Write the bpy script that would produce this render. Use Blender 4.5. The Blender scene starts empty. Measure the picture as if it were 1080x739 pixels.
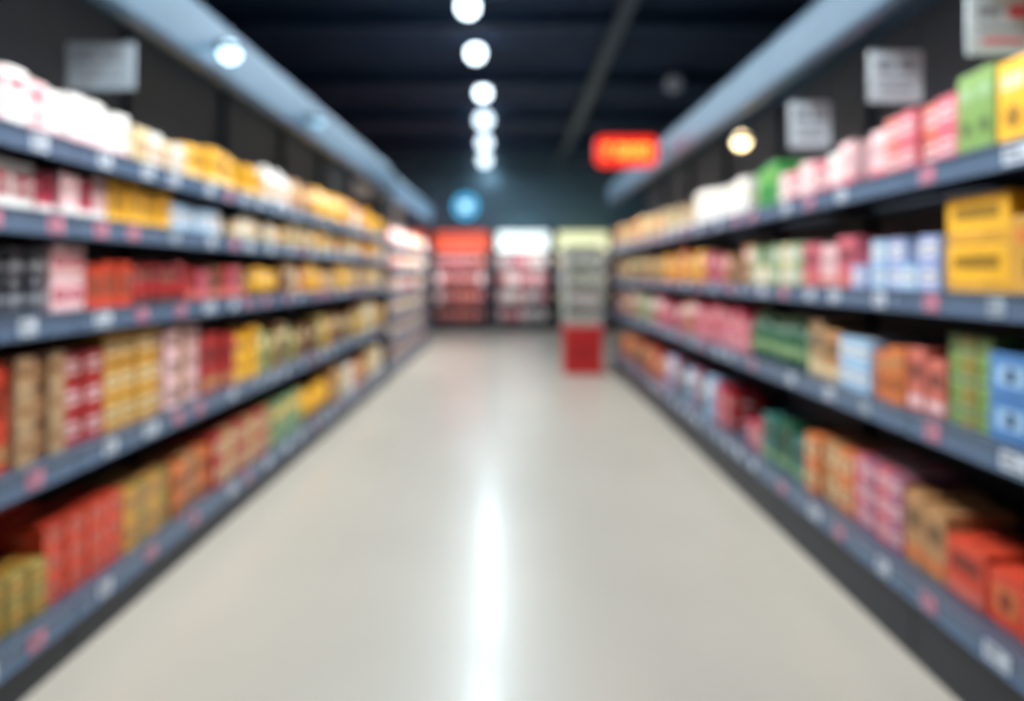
import bpy, bmesh, math, random
from mathutils import Vector, Matrix
random.seed(7)
S=bpy.context.scene
COL=S.collection
F=750.0; VX=541.0; VY=288.0; H=1.3
XL=-1.47; XR=1.335
S.view_settings.view_transform='Standard'
# ---------------------------------------------------------------- materials
def lin(c):
    return tuple(((v/255.0)/12.92 if v/255.0<=0.04045 else (((v/255.0)+0.055)/1.055)**2.4) for v in c)
MC={}
def mat(name,rgb,rough=0.5,metal=0.0,emit=0.0,noise=0.0,scale=8.0,ecol=None,coat=0.0,coatr=0.1,spec=0.5):
    if name in MC: return MC[name]
    m=bpy.data.materials.new(name); m.use_nodes=True
    nt=m.node_tree; b=nt.nodes['Principled BSDF']
    c=lin(rgb)
    b.inputs['Base Color'].default_value=(*c,1)
    b.inputs['Roughness'].default_value=rough
    b.inputs['Metallic'].default_value=metal
    b.inputs['Specular IOR Level'].default_value=spec
    b.inputs['Coat Weight'].default_value=coat
    b.inputs['Coat Roughness'].default_value=coatr
    if noise>0:
        tc=nt.nodes.new('ShaderNodeTexCoord'); nz=nt.nodes.new('ShaderNodeTexNoise')
        nz.inputs['Scale'].default_value=scale; nz.inputs['Detail'].default_value=4
        rp=nt.nodes.new('ShaderNodeValToRGB')
        rp.color_ramp.elements[0].position=0.3; rp.color_ramp.elements[1].position=0.7
        rp.color_ramp.elements[0].color=(*[v*(1-noise) for v in c],1)
        rp.color_ramp.elements[1].color=(*[min(1,v*(1+noise)) for v in c],1)
        nt.links.new(tc.outputs['Object'],nz.inputs['Vector'])
        nt.links.new(nz.outputs['Fac'],rp.inputs['Fac'])
        nt.links.new(rp.outputs['Color'],b.inputs['Base Color'])
    if emit>0:
        b.inputs['Emission Color'].default_value=(*lin(ecol or rgb),1)
        b.inputs['Emission Strength'].default_value=emit
    MC[name]=m
    return m
def cmat(rgb,rough=0.42):
    return mat('print_%d_%d_%d'%tuple(rgb),rgb,rough,noise=0.12,scale=14)

M_floor=mat('polished_floor',(180,170,158),0.36,noise=0.035,scale=1.3,coat=0.28,coatr=0.18,spec=0.5)
M_wall=mat('grey_blue_wall',(88,116,132),0.7,noise=0.06,scale=2)
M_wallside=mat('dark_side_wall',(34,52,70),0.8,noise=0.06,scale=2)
M_ceil=mat('dark_ceiling',(24,48,76),0.85,noise=0.25,scale=1.2)
M_beam=mat('ceiling_steel',(34,60,88),0.6,noise=0.15,scale=4)
M_duct=mat('duct_grey',(84,98,112),0.45,0.2)
M_shelf=mat('shelf_steel',(66,78,94),0.4,0.1,noise=0.05)
M_rail=mat('rail_blue_grey',(86,104,128),0.25,0.1,noise=0.06)
M_back=mat('shelf_back_panel',(34,42,54),0.6,noise=0.1)
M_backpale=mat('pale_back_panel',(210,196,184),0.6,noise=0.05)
M_plinth=mat('dark_plinth',(22,27,36),0.5,noise=0.1)
M_fascia=mat('brushed_canopy',(52,78,100),0.42,0.0,noise=0.10,scale=3,spec=0.5)
M_led=mat('led_strip',(255,250,240),0.5,emit=4)
M_tagw=mat('tag_white',(200,208,220),0.35)
M_tagp=mat('tag_pink',(206,126,146),0.35)
M_tagg=mat('tag_pale',(160,172,184),0.35)
M_ink=mat('ink_dark',(90,90,102),0.5)
M_inkred=mat('ink_red',(190,80,90),0.5)
M_lamp=mat('lamp_lens',(240,250,255),0.4,emit=7,ecol=(222,243,255))
M_lampfar=mat('lamp_lens_soft',(240,250,255),0.4,emit=3,ecol=(218,240,255))
M_lampdim=mat('lamp_lens_dim',(150,160,170),0.4,emit=0.18)
M_lampwarm=mat('lamp_lens_warm',(255,230,190),0.4,emit=7,ecol=(255,222,165))
M_lampcool=mat('lamp_lens_cool',(210,240,255),0.4,emit=4.5,ecol=(195,232,255))
M_housing=mat('lamp_housing',(50,56,64),0.4,0.4)
M_red=mat('red_plastic',(200,34,34),0.4)
# ---------------------------------------------------------------- mesh helpers
def addbox(bm,x0,x1,y0,y1,z0,z1,mi=0,bev=0.0,seg=2):
    vs=[bm.verts.new(p) for p in ((x0,y0,z0),(x1,y0,z0),(x1,y1,z0),(x0,y1,z0),(x0,y0,z1),(x1,y0,z1),(x1,y1,z1),(x0,y1,z1))]
    fs=[bm.faces.new([vs[i] for i in q]) for q in ((3,2,1,0),(4,5,6,7),(0,1,5,4),(1,2,6,5),(2,3,7,6),(3,0,4,7))]
    for f in fs: f.material_index=mi
    if bev>0:
        es=set(e for f in fs for e in f.edges)
        r=bmesh.ops.bevel(bm,geom=list(es),offset=bev,segments=seg,affect='EDGES',profile=0.6)
        for f in r['faces']: f.material_index=mi
    return vs
def lathe(bm,prof,cx=0,cy=0,n=20,caps=True):
    rings=[]
    for r,z,mi in prof:
        rings.append([bm.verts.new((cx+r*math.cos(2*math.pi*i/n),cy+r*math.sin(2*math.pi*i/n),z)) for i in range(n)])
    for k in range(len(rings)-1):
        for i in range(n):
            f=bm.faces.new((rings[k][i],rings[k][(i+1)%n],rings[k+1][(i+1)%n],rings[k+1][i]))
            f.material_index=prof[k+1][2]; f.smooth=True
    if caps:
        f=bm.faces.new(list(reversed(rings[0]))); f.material_index=prof[0][2]
        f=bm.faces.new(rings[-1]); f.material_index=prof[-1][2]
def mesh(name,bm,mats):
    me=bpy.data.meshes.new(name); bm.normal_update(); bm.to_mesh(me); bm.free()
    for m in mats: me.materials.append(m)
    return me
def obj(name,me,loc=(0,0,0),parent=None,label=None,cat=None,kind=None,group=None,rot=None):
    o=bpy.data.objects.new(name,me); o.location=loc
    if rot: o.rotation_euler=rot
    if parent: o.parent=parent
    if label: o['label']=label
    if cat: o['category']=cat
    if kind: o['kind']=kind
    if group: o['group']=group
    COL.objects.link(o); return o
def boxobj(name,b,m,parent=None,bev=0.0,**k):
    bm=bmesh.new(); addbox(bm,*b,0,bev); return obj(name,mesh(name,bm,[m]),parent=parent,**k)

# ---------------------------------------------------------------- room
Y0,Y1=-2.0,17.0; WX=5.2; CZ=4.15
boxobj('floor',(-WX,WX,Y0,Y1,-0.1,0),M_floor,kind='structure')
boxobj('ceiling',(-WX,WX,Y0,Y1,CZ,CZ+0.1),M_ceil,kind='structure')
boxobj('wall_back',(-WX,WX,Y1,Y1+0.1,0,CZ),M_wall,kind='structure')
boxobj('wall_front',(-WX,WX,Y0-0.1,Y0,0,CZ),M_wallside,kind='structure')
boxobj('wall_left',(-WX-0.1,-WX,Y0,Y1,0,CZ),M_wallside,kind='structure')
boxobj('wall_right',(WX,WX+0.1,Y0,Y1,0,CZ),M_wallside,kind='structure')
for i,y in enumerate((3.0,5.4,7.8,10.2,12.6,15.0)):
    bm=bmesh.new()
    addbox(bm,-WX,WX,y-0.07,y+0.07,CZ-0.03,CZ); addbox(bm,-WX,WX,y-0.012,y+0.012,CZ-0.15,CZ-0.03); addbox(bm,-WX,WX,y-0.07,y+0.07,CZ-0.17,CZ-0.15)
    obj('ceiling_beam',mesh('ceiling_beam',bm,[M_beam]),kind='structure',label='dark steel beam crossing the black ceiling')
bm=bmesh.new()
addbox(bm,1.07,1.21,2,16.9,3.90,3.91); addbox(bm,1.07,1.08,2,16.9,3.91,3.975); addbox(bm,1.20,1.21,2,16.9,3.91,3.975)
for y in (3,5.4,7.8,10.2,12.6,15): addbox(bm,1.13,1.15,y-0.01,y+0.01,3.91,3.985)
for y in (3,5.4,7.8,10.2,12.6,15): addbox(bm,1.07,1.21,y-0.01,y+0.01,3.97,3.985)
obj('cable_tray',mesh('cable_tray',bm,[M_duct]),label='long grey metal cable tray hung under dark ceiling',cat='cable tray')

# ceiling lamps : frosted globes on a stem
bm=bmesh.new(); lathe(bm,[(0.03,0.15,0),(0.06,0.14,0),(0.075,0.08,0),(0.075,0.07,0)],n=28); ME_h=mesh('lamp_housing',bm,[M_housing])
def lens_mesh(m,r=0.115):
    bm=bmesh.new(); lathe(bm,[(max(0.006,r*math.sin(math.pi*k/14)),-r*math.cos(math.pi*k/14),0) for k in range(15)],n=28); return mesh('globe',bm,[m])
ME_l=lens_mesh(M_lamp,0.105); ME_ld=lens_mesh(M_lampdim,0.12); ME_big=lens_mesh(M_lampfar,0.15)
bm=bmesh.new(); lathe(bm,[(0.008,0.15,0),(0.008,0.25,0)],n=8); ME_st=mesh('stem',bm,[M_housing])
def ceil_lamp(x,y,z,dim=False,big=False):
    e=obj('ceiling_lamp',None,(x,y,z),label='round dim grey ceiling lamp under dark ceiling' if dim else 'glowing round white ceiling lamp hanging under dark ceiling',cat='ceiling lamp')
    if not dim: e['group']='round ceiling lamps in a row above the aisle'
    obj('housing',ME_h,(0,0,0.03 if big else 0),parent=e); obj('globe',ME_ld if dim else (ME_big if big else ME_l),parent=e)
    sc=(CZ-z-0.15)/0.10
    s=obj('stem',ME_st,parent=e); s.scale=(1,1,sc); s.location=(0,0,0.15-0.15*sc)
    return e
def area(name,loc,sx,sy,power,col=(1,1,1),rot=(0,0,0),shape='RECTANGLE',spread=180):
    l=bpy.data.lights.new(name,'AREA'); l.shape=shape; l.size=sx; l.size_y=sy; l.energy=power; l.color=col; l.spread=math.radians(spread)
    o=bpy.data.objects.new(name,l); o.location=loc; o.rotation_euler=rot; COL.objects.link(o); return o
for x,y in ((-0.44,7.1),(-0.44,8.6),(-0.43,10.5),(-0.49,12.35),(-0.56,14.5),(-0.64,16.75),(-0.44,5.6),(-0.42,4.1),(-0.42,2.6),(-0.42,1.1),(-0.42,-0.4)):
    ceil_lamp(x,y,3.96,big=y>12)
    p=42 if y<15 else 4
    area('lamp_light',(x+0.1,y,3.80 if y<12 else 3.75),0.26,0.26,p,(0.74,0.91,1.0),shape='DISK')
ceil_lamp(2.27,10.0,3.96,True)
# unseen fill areas added above the aisle to brighten the shelf fronts
for y in (2.2,4.2,6.2,8.2,10.2,12.0):
    area('shelf_fill',(0.75,y,3.85),0.35,0.9,25 if y<9 else 34,(1.0,0.97,0.92),rot=(0,math.radians(45),0),spread=84)
    if y<10: area('shelf_fill',(-0.85,y,3.85),0.35,0.9,22,(1.0,0.97,0.92),rot=(0,-math.radians(45),0),spread=84)

# ---------------------------------------------------------------- shelving bays
def tag_mesh(m,w,h):
    bm=bmesh.new(); addbox(bm,0,0.004,-w/2,w/2,0,h,0)
    addbox(bm,0.004,0.005,-w*0.4,w*0.1,h*0.55,h*0.8,1); addbox(bm,0.004,0.005,-w*0.4,w*0.4,h*0.2,h*0.35,1)
    return mesh('price_tag',bm,[m,M_ink])
TAGS=[tag_mesh(M_tagw,0.075,0.05),tag_mesh(M_tagp,0.075,0.05),tag_mesh(M_tagw,0.10,0.05),tag_mesh(M_tagg,0.065,0.05)]
def bay(side,y0,y1,levels,canopy=(2.26,2.56),depth=0.5,pale=False,label=''):
    fx=XL if side=='L' else XR
    W=y1-y0; ym=(y0+y1)/2
    e=obj('shelving_unit',None,(fx,ym,0),label=label,cat='supermarket shelf',group='shelving units lining the aisle')
    if side=='R': e.rotation_euler=(0,0,math.pi)
    w=W/2-0.004
    H1=canopy[1]
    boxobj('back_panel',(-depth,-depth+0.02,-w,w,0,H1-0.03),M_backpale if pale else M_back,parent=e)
    for s in (-1,1):
        ya,yb=(s*w,s*(w-0.03)); boxobj('upright',(-depth+0.02,-depth+0.06,min(ya,yb),max(ya,yb),0,H1-0.03),M_back,parent=e)
    boxobj('plinth',(-depth+0.06,-0.02,-w,w,0,levels[0]-0.09),M_plinth,parent=e)
    for k,z in enumerate(levels):
        bm=bmesh.new(); addbox(bm,-depth+0.06,-0.008,-w,w,z-0.03,z)
        if k>0:
            for s in (-1,1):
                yc=s*(w-0.045); addbox(bm,-depth+0.06,-0.12,yc-0.004,yc+0.004,z-0.06,z-0.03)
        sh=obj('shelf',mesh('shelf',bm,[M_shelf]),parent=e)
        bm=bmesh.new(); addbox(bm,-0.008,0.0,-w,w,z-0.066,z+0.004); addbox(bm,0.0,0.008,-w,w,z-0.002,z+0.006); addbox(bm,0.0,0.01,-w,w,z-0.07,z-0.063)
        obj('price_rail',mesh('price_rail',bm,[M_rail]),parent=sh)
        y=-w+random.uniform(0.08,0.2)
        while y<w-0.07:
            t=random.choices(TAGS,(5,4,2,1))[0]
            obj('price_tag',t,(0.0,y,z-0.059),parent=sh)
            y+=random.uniform(0.2,0.42)
    z0,z1=canopy
    prof=[(0.0,z1),(0.025,z1-0.01),(0.04,z1-0.05),(0.04,z0+0.03),(0.03,z0+0.008),(0.0,z0),(-0.02,z0+0.02),(-0.02,z1-0.03),(-depth,z1-0.03),(-depth,z1)]
    bm=bmesh.new()
    a=[bm.verts.new((p[0],-w,p[1])) for p in prof]; b=[bm.verts.new((p[0],w,p[1])) for p in prof]
    n=len(prof)
    for i in range(n): bm.faces.new((a[i],b[i],b[(i+1)%n],a[(i+1)%n]))
    bm.faces.new(a); bm.faces.new(list(reversed(b)))
    bmesh.ops.recalc_face_normals(bm,faces=bm.faces)
    c=obj('canopy',mesh('canopy',bm,[M_fascia]),parent=e)
    boxobj('led_strip',(-0.07,-0.04,-w+0.03,w-0.03,z1-0.06,z1-0.032),M_led,parent=c)
    return e
LL=[0.20,0.70,1.17,1.49,1.74]; LR=[0.28,0.83,1.24,1.65]
for i in range(6):
    bay('L',1.2+1.2*i,2.4+1.2*i,LL,label='tall grey-blue steel shelving unit stocked with grocery boxes')
for i in range(7):
    bay('R',1.2+1.2*i,2.4+1.2*i,LR,canopy=(2.22,2.48),label='grey-blue steel shelving unit with four stocked shelves')
L2=[0.18,0.48,0.78,1.08,1.38,1.68]
for i in range(3):
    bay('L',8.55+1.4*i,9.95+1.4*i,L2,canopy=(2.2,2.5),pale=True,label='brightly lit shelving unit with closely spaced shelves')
bm=bmesh.new(); addbox(bm,XL-0.5,XL+0.0,8.43,8.52,0,2.2,0,0.01); addbox(bm,XL-0.4,XL-0.1,8.424,8.43,0.3,2.1,0)
obj('end_panel',mesh('end_panel',bm,[M_plinth]),label='dark upright end panel between two shelving runs',cat='panel')
R50=math.radians(38)
for y in (2.4,4.8,7.2):
    area('canopy_light',(XL+0.10,y,2.2),0.1,2.3,4.4,(1.0,0.98,0.95),rot=(0,R50,0),spread=115)
for y in (2.4,4.8,7.2,9.0):
    area('canopy_light',(XR-0.10,y,2.17),0.1,2.2 if y<9 else 1.2,4.4 if y<9 else 2.5,(1.0,0.98,0.95),rot=(0,-R50,0),spread=115)
area('canopy_light',(XL+0.75,10.7,2.4),0.1,4.1,40,(1.0,0.93,0.86),rot=(0,math.radians(52),0),spread=100)

def spot(x,y,z,m,nx,label,s=1.0):
    e=obj('spotlight',None,(x,y,z),label=label,cat='spotlight')
    bm=bmesh.new(); lathe(bm,[(0.03*s,0.04*s,0),(0.05*s,0.02*s,0),(0.052*s,0.0,0),(0.042*s,0.0,0)],n=20,caps=False)
    bmesh.ops.recalc_face_normals(bm,faces=bm.faces)
    h=obj('housing',mesh('housing',bm,[M_housing]),parent=e)
    r=0.05*s
    bm=bmesh.new(); lathe(bm,[(max(0.003,r*math.sin(math.pi*k/12)),-r*math.cos(math.pi*k/12),0) for k in range(13)],n=20)
    l=obj('lens',mesh('lens',bm,[m]),parent=e)
    bm=bmesh.new(); addbox(bm,min(0,-nx*0.06),max(0,-nx*0.06),-0.012,0.012,0.03,0.055); obj('bracket',mesh('bracket',bm,[M_housing]),parent=e)
    return e
spot(XL+0.10,3.45,2.37,M_lampcool,1,'small bright white spotlight fixed to metal shelf canopy')
spot(XL+0.10,5.0,2.37,mat('lamp_half',(150,190,215),0.4,emit=0.6,ecol=(150,205,235)),1,'small dim spotlight fixed to metal shelf canopy')
spot(XR+0.02,4.2,2.08,M_lampwarm,-1,'small warm glowing spotlight below shelf canopy')

# ---------------------------------------------------------------- products
def lathe_disc(bm,x,t,cy,cz,r,mi,n=16):
    a=[bm.verts.new((x+t,cy+r*math.cos(2*math.pi*i/n),cz+r*math.sin(2*math.pi*i/n))) for i in range(n)]
    b=[bm.verts.new((x,v.co.y,v.co.z)) for v in a]
    f=bm.faces.new(a); f.material_index=mi
    for i in range(n):
        f=bm.faces.new((b[i],b[(i+1)%n],a[(i+1)%n],a[i])); f.material_index=mi
TC={}
def template(kind,w,d,h,c1,c2):
    key=(kind,w,d,h,c1,c2)
    if key in TC: return TC[key]
    bm=bmesh.new(); b=min(w,h,d)*0.04
    if kind in('cereal_box','tea_box','cracker_box','snack_box'):
        addbox(bm,-d/2,d/2,-w/2,w/2,0,h,0,b)
        t=0.0012
        if kind=='cereal_box':
            addbox(bm,d/2,d/2+t,-w*0.36,w*0.36,h*0.66,h*0.84,1); lathe_disc(bm,d/2,t,0,h*0.34,min(w,h)*0.24,2)
            addbox(bm,-d*0.3,d*0.3,-w/2-t,-w/2,h*0.35,h*0.6,1); addbox(bm,-d*0.3,d*0.3,w/2,w/2+t,h*0.35,h*0.6,1)
            addbox(bm,-d*0.42,d*0.42,-0.002,0.002,h,h+t,2)
        elif kind=='tea_box':
            addbox(bm,d/2,d/2+t,-w*0.36,w*0.36,h*0.30,h*0.72,1); addbox(bm,d/2+t,d/2+2*t,-w*0.28,w*0.28,h*0.45,h*0.57,2)
            addbox(bm,-d*0.35,d*0.35,-w/2-t,-w/2,h*0.36,h*0.64,1); addbox(bm,-d*0.35,d*0.35,w/2,w/2+t,h*0.36,h*0.64,1)
            addbox(bm,-d*0.3,d*0.3,-w*0.3,w*0.3,h,h+t,1)
        elif kind=='cracker_box':
            addbox(bm,d/2,d/2+t,-w*0.5+b,w*0.5-b,h*0.08,h*0.24,1); addbox(bm,d/2,d/2+t,-w*0.36,w*0.36,h*0.5,h*0.78,2)
            addbox(bm,-d/2+b,d/2-b,-w/2-t,-w/2,h*0.08,h*0.24,1); addbox(bm,-d/2+b,d/2-b,w/2,w/2+t,h*0.08,h*0.24,1)
            addbox(bm,-d*0.42,d*0.42,-0.01,0.01,h,h+t,2)
        else:
            addbox(bm,d/2,d/2+t,-w*0.32,w*0.32,h*0.26,h*0.74,1); lathe_disc(bm,d/2+t,t,0,h*0.5,min(w,h)*0.18,2)
            addbox(bm,-d*0.2,d*0.2,-w/2-t,-w/2,h*0.35,h*0.65,1); addbox(bm,-d*0.2,d*0.2,w/2,w/2+t,h*0.35,h*0.65,1)
    elif kind=='tin_can':
        r=w/2
        lathe(bm,[(r*0.93,0,2),(r,0.004,2),(r,h*0.06,2),(r*0.97,h*0.08,0),(r*0.97,h*0.35,0),(r*0.972,h*0.36,1),(r*0.972,h*0.60,1),(r*0.97,h*0.61,0),(r*0.97,h*0.92,0),(r,h*0.94,2),(r,h-0.003,2),(r*0.93,h,2),(r*0.9,h-0.006,2)],n=18)
    elif kind=='bottle':
        r=w/2
        lathe(bm,[(r*0.85,0,0),(r,0.01,0),(r,h*0.2,0),(r*1.01,h*0.21,1),(r*1.01,h*0.4,1),(r,h*0.41,0),(r,h*0.62,0),(r*0.8,h*0.72,0),(r*0.4,h*0.82,0),(r*0.36,h*0.88,0),(r*0.42,h*0.885,2),(r*0.42,h,2)],n=18)
    elif kind=='jar':
        r=w/2
        lathe(bm,[(r*0.9,0,0),(r,0.01,0),(r,h*0.18,0),(r*1.01,h*0.19,1),(r*1.01,h*0.6,1),(r,h*0.61,0),(r,h*0.74,0),(r*0.8,h*0.8,0),(r*0.88,h*0.805,2),(r*0.88,h,2)],n=18)
    elif kind=='snack_pouch':
        nx,nz=8,10
        def P(i,k,s):
            u=i/nx*2-1; v=k/nz*2-1
            th=(1-abs(u)**2.6)*(1-abs(v)**3.0)
            return (s*d/2*th, u*w/2*(1-0.06*(1-abs(v))), (v+1)/2*h)
        for s in (1,-1):
            g=[[bm.verts.new(P(i,k,s)) for i in range(nx+1)] for k in range(nz+1)]
            for k in range(nz):
                for i in range(nx):
                    q=[g[k][i],g[k][i+1],g[k+1][i+1],g[k+1][i]]
                    if s<0: q.reverse()
                    f=bm.faces.new(q); f.smooth=True
                    f.material_index=1 if (k in(5,6) and 2<=i<=5) else (2 if k in(0,9) else 0)
        bmesh.ops.remove_doubles(bm,verts=bm.verts,dist=0.0004)
    elif kind=='milk_carton':
        hb=h*0.72
        addbox(bm,-d/2,d/2,-w/2,w/2,0,hb,0,b*0.6)
        a=[bm.verts.new(p) for p in ((-d/2+b,-w/2+b,hb-b*0.3),(d/2-b,-w/2+b,hb-b*0.3),(d/2-b,w/2-b,hb-b*0.3),(-d/2+b,w/2-b,hb-b*0.3),(-0.003,-w/2+b,h*0.92),(0.003,-w/2+b,h*0.92),(0.003,w/2-b,h*0.92),(-0.003,w/2-b,h*0.92))]
        for q in ((0,1,5,4),(1,2,6,5),(2,3,7,6),(3,0,4,7),(4,5,6,7)):
            f=bm.faces.new([a[i] for i in q]); f.material_index=2
        addbox(bm,-0.003,0.003,-w/2+b,w/2-b,h*0.92,h,2)
        addbox(bm,d/2,d/2+0.0012,-w*0.38,w*0.38,hb*0.3,hb*0.75,1)
        addbox(bm,-d*0.38,d*0.38,-w/2-0.0012,-w/2,hb*0.3,hb*0.75,1)
    c3=tuple(int(v*0.62) for v in c1) if sum(c1)<560 else tuple(int(v*0.85) for v in c1)
    if kind in('bottle','jar'): c3=c2
    m3=mat('tin_metal',(150,152,158),0.25,0.9) if kind=='tin_can' else cmat(c3)
    me=mesh(kind,bm,[cmat(c1),cmat(c2),m3])
    TC[key]=me; return me
C=dict(white=(222,218,214),pinkwhite=(222,182,184),cream=(214,194,150),yellow=(230,170,42),gold=(194,142,58),pink=(196,94,108),
 hotpink=(182,56,80),red=(162,40,40),orangered=(200,66,42),orange=(200,110,58),tan=(174,126,82),beige=(168,138,104),olive=(144,126,66),
 green=(52,140,62),palegreen=(128,156,112),darkgreen=(30,78,52),teal=(48,102,94),blue=(76,122,176),paleblue=(150,184,214),lavender=(154,166,206),
 charcoal=(54,54,64),brown=(114,74,50),salmon=(198,106,92),mauve=(152,88,114),maroon=(100,36,42),lime=(114,144,76),grey=(140,142,148))
CN=dict(pinkwhite='pale pink',hotpink='bright pink',orangered='orange-red',palegreen='pale green',darkgreen='dark green',paleblue='pale blue')
KN=dict(cereal_box='tall box',tea_box='small tea box',cracker_box='cracker box',snack_box='snack box',tin_can='tin can',bottle='bottle',jar='lidded jar',snack_pouch='pillow-shaped pouch',milk_carton='gable-top carton')
GN=dict(cereal_box='tall boxes',tea_box='small tea boxes',cracker_box='cracker boxes',snack_box='snack boxes',tin_can='tin cans',bottle='bottles',jar='jars',snack_pouch='pouches',milk_carton='gable-top cartons')
CAT=dict(cereal_box='box',tea_box='box',cracker_box='box',snack_box='box',tin_can='can',bottle='bottle',jar='jar',snack_pouch='pouch',milk_carton='carton')
count={}
def put(kind,me,x,y,z,rz,cname,c2name,where):
    n=CN.get(cname,cname); n2=CN.get(c2name,c2name)
    count[kind]=count.get(kind,0)+1
    obj(kind,me,(x,y,z),rot=(0,0,rz),label='%s %s, %s print, on %s'%(n,KN[kind],n2,where),cat=CAT[kind],group='%s on the shelves'%GN[kind])
def fill(side,lv,segs,inset=0.0):
    levels=LL if side=='L' else LR
    z0=levels[lv]+0.001
    where=('bottom shelf','lower shelf','middle shelf','upper shelf','top shelf')[lv] if side=='L' else ('bottom shelf','lower shelf','middle shelf','top shelf')[lv]
    fx=XL-0.04 if side=='L' else XR+0.04
    for (pa,pb,kind,cn,cn2,w,d,h,st) in segs:
        if side=='L':
            ya=max(1.62,-fx*F/(VX-pa)) if pa>=0 else 1.62
            yb=-fx*F/(VX-pb)
        else:
            ya=fx*F/(pb-VX) if pb<=1080 else 1.5
            yb=fx*F/(pa-VX)
        yb=min(yb,8.38 if side=='L' else 9.56)
        L=yb-ya; n=max(1,int(round(L/(w+0.006)))); ww=round(L/n-0.006,3); pitch=L/n
        far=isinstance(cn,(list,tuple)) and ya>3.6
        cs=cn if isinstance(cn,(list,tuple)) else [cn]
        for i in range(n):
            y=ya+pitch*(i+0.5)
            c=cs[i%len(cs)] if len(cs)<4 else random.choice(cs)
            if (far or lv==len(levels)-1) and random.random()<0.06 and i>0: continue
            hh=h
            if far: hh=round(h*random.choice((1.0,0.9,0.78,0.68)),3)
            elif st==1 and h<0.3: hh=round(h*random.choice((1.0,1.0,0.93,0.86)),3)
            dd=ww if kind in('tin_can','bottle','jar') else d
            me=template(kind,ww,dd,hh,C[c],C[cn2 if cn2!=c else 'white'])
            back=random.uniform(0,0.03)+inset
            x=(fx-dd/2-back) if side=='L' else (fx+dd/2+back)
            rz=(0 if side=='L' else math.pi)+(random.uniform(-0.008,0.008))
            for k in range(st):
                if k==st-1 and st>=2 and random.random()<0.14 and not (n<4): continue
                put(kind,me,x,y,z0+k*(hh+0.0035),rz,c,cn2,where)
fill('L',4,[(-1,55,'cereal_box',['pinkwhite','white'],'pink',0.09,0.16,0.20,1),(55,145,'cracker_box','white','pinkwhite',0.11,0.2,0.18,1),
 (145,198,'snack_box',['cream','white'],'tan',0.11,0.18,0.15,1),(198,280,'cracker_box',['yellow','gold'],'cream',0.13,0.2,0.19,1),(280,310,'milk_carton','white','tan',0.11,0.11,0.24,1),
 (310,336,'cereal_box','tan','cream',0.14,0.14,0.2,1),(336,366,'cereal_box','yellow','white',0.15,0.14,0.22,1),(366,412,'cereal_box',['cream','yellow','white','orange'],'tan',0.18,0.16,0.22,1)])
fill('L',3,[(-1,45,'tea_box','white','hotpink',0.10,0.16,0.155,1),(45,120,'cracker_box',['hotpink','pinkwhite'],'white',0.09,0.16,0.16,1),(120,184,'snack_box','yellow','gold',0.12,0.18,0.165,1),
 (184,232,'tea_box','paleblue','white',0.12,0.16,0.13,1),(232,300,'jar',['cream','white','tan'],'cream',0.1,0.1,0.14,1),(300,350,'cereal_box',['yellow','cream'],'white',0.13,0.14,0.165,1),(350,412,'snack_box',['cream','orange','yellow','white'],'gold',0.18,0.16,0.16,1)])
fill('L',2,[(-1,58,'tin_can','charcoal','grey',0.085,0.085,0.10,2),(58,96,'tea_box','pinkwhite','hotpink',0.1,0.16,0.11,2),(96,142,'snack_box','orangered','brown',0.11,0.16,0.17,1),
 (142,200,'jar',['maroon','brown'],'red',0.1,0.1,0.17,1),(200,262,'cracker_box',['red','pink','brown'],'salmon',0.11,0.16,0.16,1),(262,300,'snack_pouch','yellow','cream',0.15,0.08,0.19,1),(300,412,'cereal_box',['cream','yellow','beige','brown','orange'],'cream',0.18,0.16,0.2,1)])
fill('L',1,[(-1,18,'cracker_box','orangered','tan',0.12,0.2,0.33,1),(18,74,'tea_box',['beige','brown'],'tan',0.085,0.18,0.11,3),(74,116,'tea_box','red','pinkwhite',0.10,0.18,0.105,3),
 (116,176,'tea_box','gold','cream',0.10,0.2,0.12,3),(176,216,'snack_box',['pinkwhite','tan'],'brown',0.12,0.18,0.115,3),(216,250,'cracker_box','red','tan',0.13,0.18,0.29,1),(250,276,'cereal_box','yellow','brown',0.13,0.16,0.28,1),
 (276,330,'cereal_box',['palegreen','olive','brown'],'cream',0.15,0.16,0.27,1),(330,412,'cereal_box',['yellow','cream','olive','brown','beige'],'cream',0.2,0.18,0.28,1)])
fill('L',0,[(-1,55,'tea_box','olive','gold',0.085,0.14,0.085,2),(55,133,'snack_box','orangered','salmon',0.10,0.17,0.085,3),(133,184,'tea_box',['gold','olive'],'tan',0.10,0.2,0.12,2),(184,226,'cracker_box',['orange','tan'],'brown',0.13,0.2,0.26,1),
 (226,290,'snack_box',['red','tan'],'cream',0.14,0.2,0.13,2),(290,322,'cereal_box','palegreen','yellow',0.15,0.18,0.26,1),(322,352,'snack_pouch','yellow','gold',0.18,0.1,0.26,1),(352,412,'cereal_box',['cream','orange','tan','white'],'gold',0.2,0.18,0.28,1)])
fill('L',0,[(-1,110,'snack_box','orangered','salmon',0.10,0.16,0.085,4)],inset=0.215)
fill('R',3,[(1050,1081,'cereal_box','yellow','cream',0.12,0.16,0.28,1),(1008,1050,'cereal_box','lime','palegreen',0.10,0.16,0.25,1),(930,1008,'tea_box',['pink','salmon'],'pinkwhite',0.11,0.18,0.105,2),
 (870,930,'cracker_box',['pinkwhite','white'],'pink',0.13,0.18,0.19,1),(818,870,'snack_box',['pink','pinkwhite'],'white',0.15,0.18,0.17,1),(785,818,'cereal_box','green','lime',0.16,0.16,0.24,1),
 (733,785,'cereal_box','white','cream',0.18,0.16,0.24,1),(698,733,'cracker_box',['beige','cream'],'white',0.2,0.18,0.22,1),(647,698,'cereal_box',['orange','tan','salmon','cream'],'gold',0.22,0.18,0.24,1)])
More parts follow.
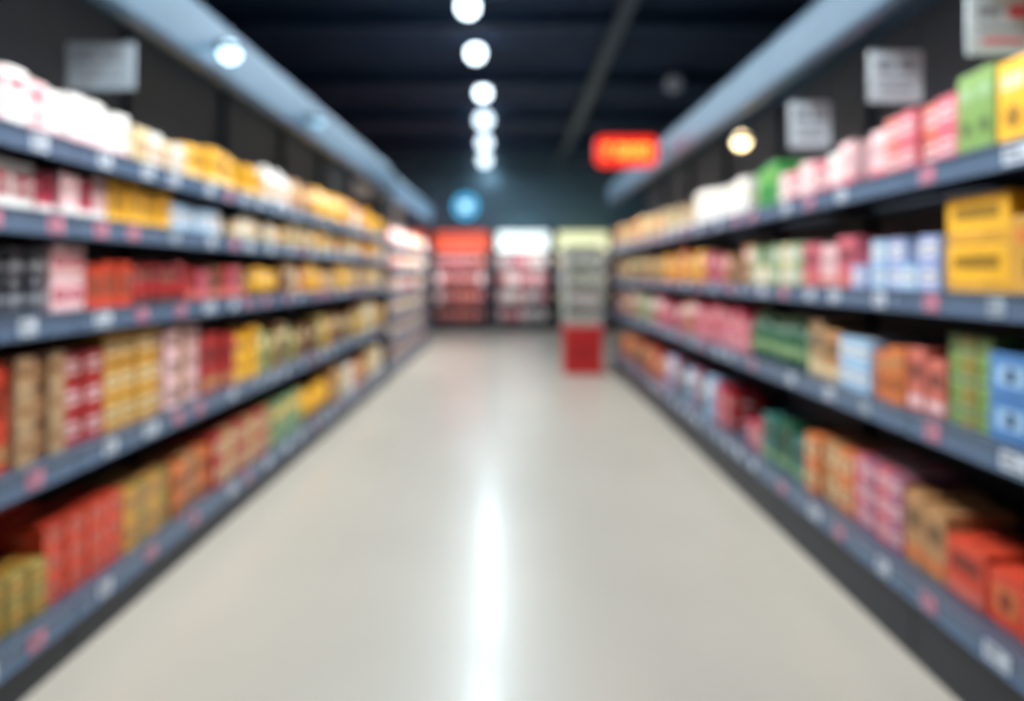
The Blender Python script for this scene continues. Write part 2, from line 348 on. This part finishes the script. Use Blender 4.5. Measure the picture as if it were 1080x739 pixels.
fill('R',2,[(1062,1081,'cereal_box','gold','orange',0.2,0.16,0.25,1),(995,1062,'cracker_box','yellow','gold',0.20,0.22,0.145,2),(898,990,'tea_box',['lavender','paleblue'],'white',0.12,0.2,0.09,2),(845,898,'cracker_box',['pink','pinkwhite'],'salmon',0.15,0.2,0.21,1),
 (790,845,'snack_box',['palegreen','cream'],'white',0.15,0.18,0.1,2),(742,790,'cereal_box',['tan','pink'],'pinkwhite',0.16,0.18,0.22,1),(700,742,'cereal_box',['yellow','orange'],'cream',0.2,0.18,0.24,1),(647,700,'cereal_box',['palegreen','brown','tan','olive'],'cream',0.22,0.18,0.24,1)])
fill('R',1,[(1042,1081,'snack_box','blue','paleblue',0.18,0.2,0.12,2),(993,1042,'tea_box',['lime','olive'],'palegreen',0.08,0.18,0.09,3),(955,993,'cracker_box','salmon','pinkwhite',0.13,0.2,0.21,1),(918,955,'cereal_box','orange','tan',0.13,0.2,0.2,1),
 (882,918,'tea_box','paleblue','white',0.12,0.2,0.1,2),(848,882,'cracker_box',['tan','beige'],'cream',0.14,0.2,0.25,1),(790,848,'bottle','darkgreen','palegreen',0.1,0.1,0.26,1),(735,790,'snack_box',['pink','hotpink'],'pinkwhite',0.14,0.18,0.12,2),
 (647,735,'cereal_box',['cream','palegreen','pink','tan','brown'],'white',0.22,0.18,0.26,1)])
fill('R',0,[(1030,1081,'snack_box','orangered','orange',0.16,0.22,0.17,1),(988,1030,'cracker_box','orangered','salmon',0.16,0.22,0.21,1),(944,988,'cracker_box','tan','orange',0.15,0.24,0.25,1),(890,944,'tea_box',['mauve','pink'],'pinkwhite',0.10,0.24,0.09,3),
 (845,890,'snack_box',['orange','tan'],'cream',0.14,0.22,0.13,2),(800,845,'cracker_box',['teal','darkgreen'],'palegreen',0.17,0.22,0.24,1),(750,800,'snack_box',['red','hotpink'],'pinkwhite',0.16,0.22,0.14,2),(702,750,'cereal_box',['paleblue','teal','mauve'],'white',0.2,0.2,0.28,1),
 (650,702,'cereal_box',['pink','orange','brown','red'],'cream',0.22,0.2,0.28,1)],inset=0.02)
for lv,z in enumerate(L2):
    y=8.62
    while y<12.5:
        w=random.choice((0.16,0.2,0.24))
        c=random.choice(['white','pinkwhite','cream','white','cream','salmon','orange'] if lv>2 else ['pinkwhite','cream','salmon','white','tan','cream'])
        me=template('snack_pouch',w,0.09,0.2,C[c],C['white' if c!='white' else 'pinkwhite'])
        put('snack_pouch',me,XL-0.10,y+w/2,z+0.001,0,c,'white','closely spaced shelf')
        y+=w+0.01
# ---------------------------------------------------------------- end wall units
M_hr=mat('lightbox_red',(255,90,60),0.5,emit=0.55,ecol=(255,104,72))
M_hw=mat('lightbox_white',(255,255,250),0.5,emit=1.3,ecol=(240,255,255))
M_hg=mat('lightbox_green',(235,240,190),0.5,emit=0.9,ecol=(242,242,190))
M_dark=mat('dark_frame',(18,18,24),0.5)
def endunit(x0,x1,hm,frame,cols,label,htop=2.26,hbot=1.84,pw=16):
    W=x1-x0; xm=(x0+x1)/2; yf=16.35
    e=obj('wall_shelving_unit',None,(xm,yf,0),label=label,cat='supermarket shelf',group='stocked display units along the end wall')
    w=W/2-0.01
    fm=mat('frame_%d_%d_%d'%frame,frame,0.5)
    boxobj('back_panel',(-w,w,0.55,0.58,0,htop),fm,parent=e)
    for s in (-1,1):
        boxobj('side_panel',(min(s*w,s*(w-0.07)),max(s*w,s*(w-0.07)),-0.02,0.55,0,htop),M_dark,parent=e)
    boxobj('plinth',(-w+0.07,w-0.07,0.02,0.55,0,0.14),M_plinth,parent=e)
    bm=bmesh.new(); addbox(bm,-w+0.07,w-0.07,0.0,0.54,hbot,htop-0.005,0,0.02)
    obj('header_lightbox',mesh('header_lightbox',bm,[hm]),parent=e)
    for z in (0.20,0.62,1.04,1.46):
        sh=boxobj('shelf',(-w+0.07,w-0.07,0.01,0.55,z-0.03,z),M_dark,parent=e)
        boxobj('price_rail',(-w+0.07,w-0.07,0.0,0.01,z-0.06,z+0.01),mat('rail_dull',(60,50,58),0.4),parent=sh)
        x=-w+0.09
        while x<w-0.2:
            ww=0.15; c=random.choice(cols)
            me=template('snack_pouch',ww,0.1,0.24,C[c],C['white' if c!='white' else 'red'])
            count['snack_pouch']=count.get('snack_pouch',0)+1
            obj('snack_pouch',me,(xm+x+ww/2,yf+0.09,z+0.001),rot=(0,0,-math.pi/2),label='%s pillow-shaped pouch on end wall shelf'%CN.get(c,c),cat='pouch',group='pouches on the shelves')
            x+=ww+0.012
    area('unit_fill',(xm,yf-0.8,1.75),W*0.8,0.1,pw,(1,0.97,0.95),rot=(math.radians(62),0,0),spread=100)  # added fill without a fixture, in front of the unit to brighten its stock
endunit(-3.3,-1.9,M_hr,(40,14,16),['red','pink','maroon'],'red shelving unit with red lit header against wall',pw=12)
endunit(-1.86,-0.46,M_hr,(60,14,16),['red','hotpink','red','orangered','pinkwhite'],'red-stocked shelving unit with glowing red header',pw=14)
endunit(-0.42,0.92,M_hw,(30,30,38),['white','pinkwhite','pink','red','grey','white'],'shelving unit with bright white glowing header panel',pw=11)
endunit(0.96,2.3,M_hg,(50,52,50),['palegreen','cream','white','grey'],'shelving unit with pale yellow-green lit header',pw=7)

# ---------------------------------------------------------------- free standing display
e=obj('display_stand',None,(0.92,9.35,0),label='freestanding display stand with red bin base and pale rack',cat='display stand')
bm=bmesh.new()
addbox(bm,-0.25,0.25,-0.2,0.2,0.0,0.56,0,0.02); addbox(bm,-0.265,0.265,-0.215,0.215,0.56,0.62,0,0.012); addbox(bm,-0.18,0.18,-0.204,-0.2,0.16,0.44,1)
obj('base',mesh('base',bm,[M_red,mat('red_dark',(170,24,26),0.4)]),parent=e)
M_post=mat('pale_stand',(205,210,206),0.5)
boxobj('back_panel',(-0.22,0.22,0.16,0.18,0.62,1.66),mat('stand_back',(150,158,154),0.5),parent=e)
for s in (-1,1): boxobj('side_panel',(min(s*0.24,s*0.22),max(s*0.24,s*0.22),-0.16,0.18,0.62,1.66),M_post,parent=e)
for z in (0.64,0.90,1.16,1.42,1.66): boxobj('shelf',(-0.22,0.22,-0.16,0.16,z-0.015,z),M_post,parent=e)
for z,cs in ((0.64,('palegreen','brown')),(0.90,('white','salmon')),(1.16,('cream','palegreen')),(1.42,('white','palegreen'))):
    for i,x in enumerate((-0.15,-0.05,0.05,0.15)):
        c=cs[i%2]; me=template('jar',0.085,0.085,0.19,C[c],C['white'])
        obj('jar',me,(0.92+x,9.28,z+0.001),rot=(0,0,-math.pi/2),label='small %s jar with white label on display stand'%CN.get(c,c),cat='jar',group='jars on the display stand')

# ---------------------------------------------------------------- signs
ys=6.0
M_sg=mat('sign_red_glow',(220,20,10),0.4,emit=0.9,ecol=(242,48,26)); M_so=mat('sign_orange_glow',(255,150,40),0.4,emit=2.8,ecol=(255,150,55))
e=obj('illuminated_sign',None,(0.965,ys,2.325),label='glowing red rectangular sign with orange characters beside canopy',cat='sign')
bm=bmesh.new()
pts=[]
hw,hh,r=0.26,0.125,0.06
for cx,cz,a0 in ((hw-r,hh-r,0),(-hw+r,hh-r,90),(-hw+r,-hh+r,180),(hw-r,-hh+r,270)):
    for k in range(7):
        a=math.radians(a0+15*k); pts.append((cx+r*math.cos(a),cz+r*math.sin(a)))
fa=[bm.verts.new((p[0],-0.03,p[1])) for p in pts]; fb=[bm.verts.new((p[0],0.03,p[1])) for p in pts]
bm.faces.new(fa); bm.faces.new(list(reversed(fb)))
for i in range(len(pts)): bm.faces.new((fa[i],fb[i],fb[(i+1)%len(pts)],fa[(i+1)%len(pts)]))
bmesh.ops.recalc_face_normals(bm,faces=bm.faces)
obj('panel',mesh('panel',bm,[M_sg]),parent=e)
bm=bmesh.new()
for k in range(4):
    cx=-0.15+0.10*k
    for (a,b,c,d) in ((-0.038,-0.018,-0.05,0.05),(0.018,0.038,-0.05,0.05),(-0.018,0.018,0.03,0.05),(-0.018,0.018,-0.05,-0.03)):
        if k==0 and a>-0.03 and c<0: continue
        addbox(bm,cx+a,cx+b,-0.036,-0.03,c,d)
obj('characters',mesh('characters',bm,[M_so]),parent=e)
boxobj('bracket',(0.255,0.335,-0.01,0.01,-0.02,0.02),M_housing,parent=e)
M_bd=mat('sign_blue',(60,150,190),0.4,emit=0.45,ecol=(60,160,205)); M_bc=mat('sign_cyan',(60,190,240),0.4,emit=1.3,ecol=(80,195,245)); M_bw=mat('sign_pale',(200,235,250),0.4,emit=2.0,ecol=(200,235,250))
e=obj('round_sign',None,(-1.1,16.9,2.88),label='round glowing blue sign with cyan ring on grey wall',cat='sign')
bm=bmesh.new(); lathe(bm,[(0.29,-0.04,0),(0.29,0.04,0),(0.28,0.05,0)],n=36)
obj('disc',mesh('disc',bm,[M_bd]),parent=e,rot=(math.pi/2,0,0))
bm=bmesh.new()
lathe(bm,[(0.22,0.05,0),(0.28,0.05,0),(0.28,0.065,0),(0.22,0.065,0),(0.22,0.05,0)],n=36,caps=False)
obj('ring',mesh('ring',bm,[M_bc]),parent=e,rot=(math.pi/2,0,0))
bm=bmesh.new(); addbox(bm,-0.14,0.14,0.03,0.09,0.05,0.065); addbox(bm,-0.12,0.12,-0.09,-0.03,0.05,0.065)
obj('emblem',mesh('emblem',bm,[M_bw]),parent=e,rot=(math.pi/2,0,0))
M_card=mat('card_white',(178,188,196),0.5); M_cardgrey=mat('card_grey',(140,152,162),0.5)
def card(x,y,z,w,h,top,red,label,m=M_card):
    e=obj('hanging_card',None,(x,y,z),label=label,cat='sign',group='white cards hanging from the shelf canopies')
    bm=bmesh.new(); addbox(bm,-w/2,w/2,-0.003,0.003,-h/2,h/2,0)
    addbox(bm,-w*0.36,-w*0.05,-0.004,-0.003,h*0.1,h*0.34,1); addbox(bm,w*0.05,w*0.36,-0.004,-0.003,h*0.1,h*0.34,2 if red else 1)
    addbox(bm,-w*0.36,w*0.36,-0.004,-0.003,-h*0.1,-h*0.02,1); addbox(bm,-w*0.3,w*0.3,-0.004,-0.003,-h*0.32,-h*0.22,2 if red else 1)
    obj('card',mesh('card',bm,[m,mat('print_grey',(124,130,138),0.5),M_inkred]),parent=e)
    for s in (-1,1): boxobj('hanger',(s*w*0.4-0.002,s*w*0.4+0.002,-0.002,0.002,h/2,top-z),M_housing,parent=e)
card(XL-0.12,2.75,2.10,0.26,0.18,2.53,False,'plain pale grey card hanging above white boxes',M_cardgrey)
card(XR+0.11,2.68,2.04,0.20,0.19,2.45,False,'white card with grey print hanging above boxes')
card(XR+0.11,3.45,2.02,0.20,0.22,2.45,False,'white card with grey print hanging above boxes')
card(XR+0.13,2.12,2.04,0.22,0.18,2.45,True,'white card with red and grey print')

# ---------------------------------------------------------------- world, camera
w=bpy.data.worlds.new('World'); S.world=w; w.use_nodes=True
w.node_tree.nodes['Background'].inputs[0].default_value=(0.25,0.32,0.4,1); w.node_tree.nodes['Background'].inputs[1].default_value=0.2
cd=bpy.data.cameras.new('camera'); cam=bpy.data.objects.new('camera',cd); COL.objects.link(cam)
cam.location=(0,0,H); cam.rotation_euler=(math.pi/2,0,0)
cd.sensor_width=36; cd.lens=25.0; cd.shift_y=-(369.5-VY)/1080; cd.clip_end=60; cd.clip_start=0.02
cd.dof.use_dof=True; cd.dof.focus_distance=0.5; cd.dof.aperture_fstop=1.9
S.camera=cam
print('COUNTS',count)
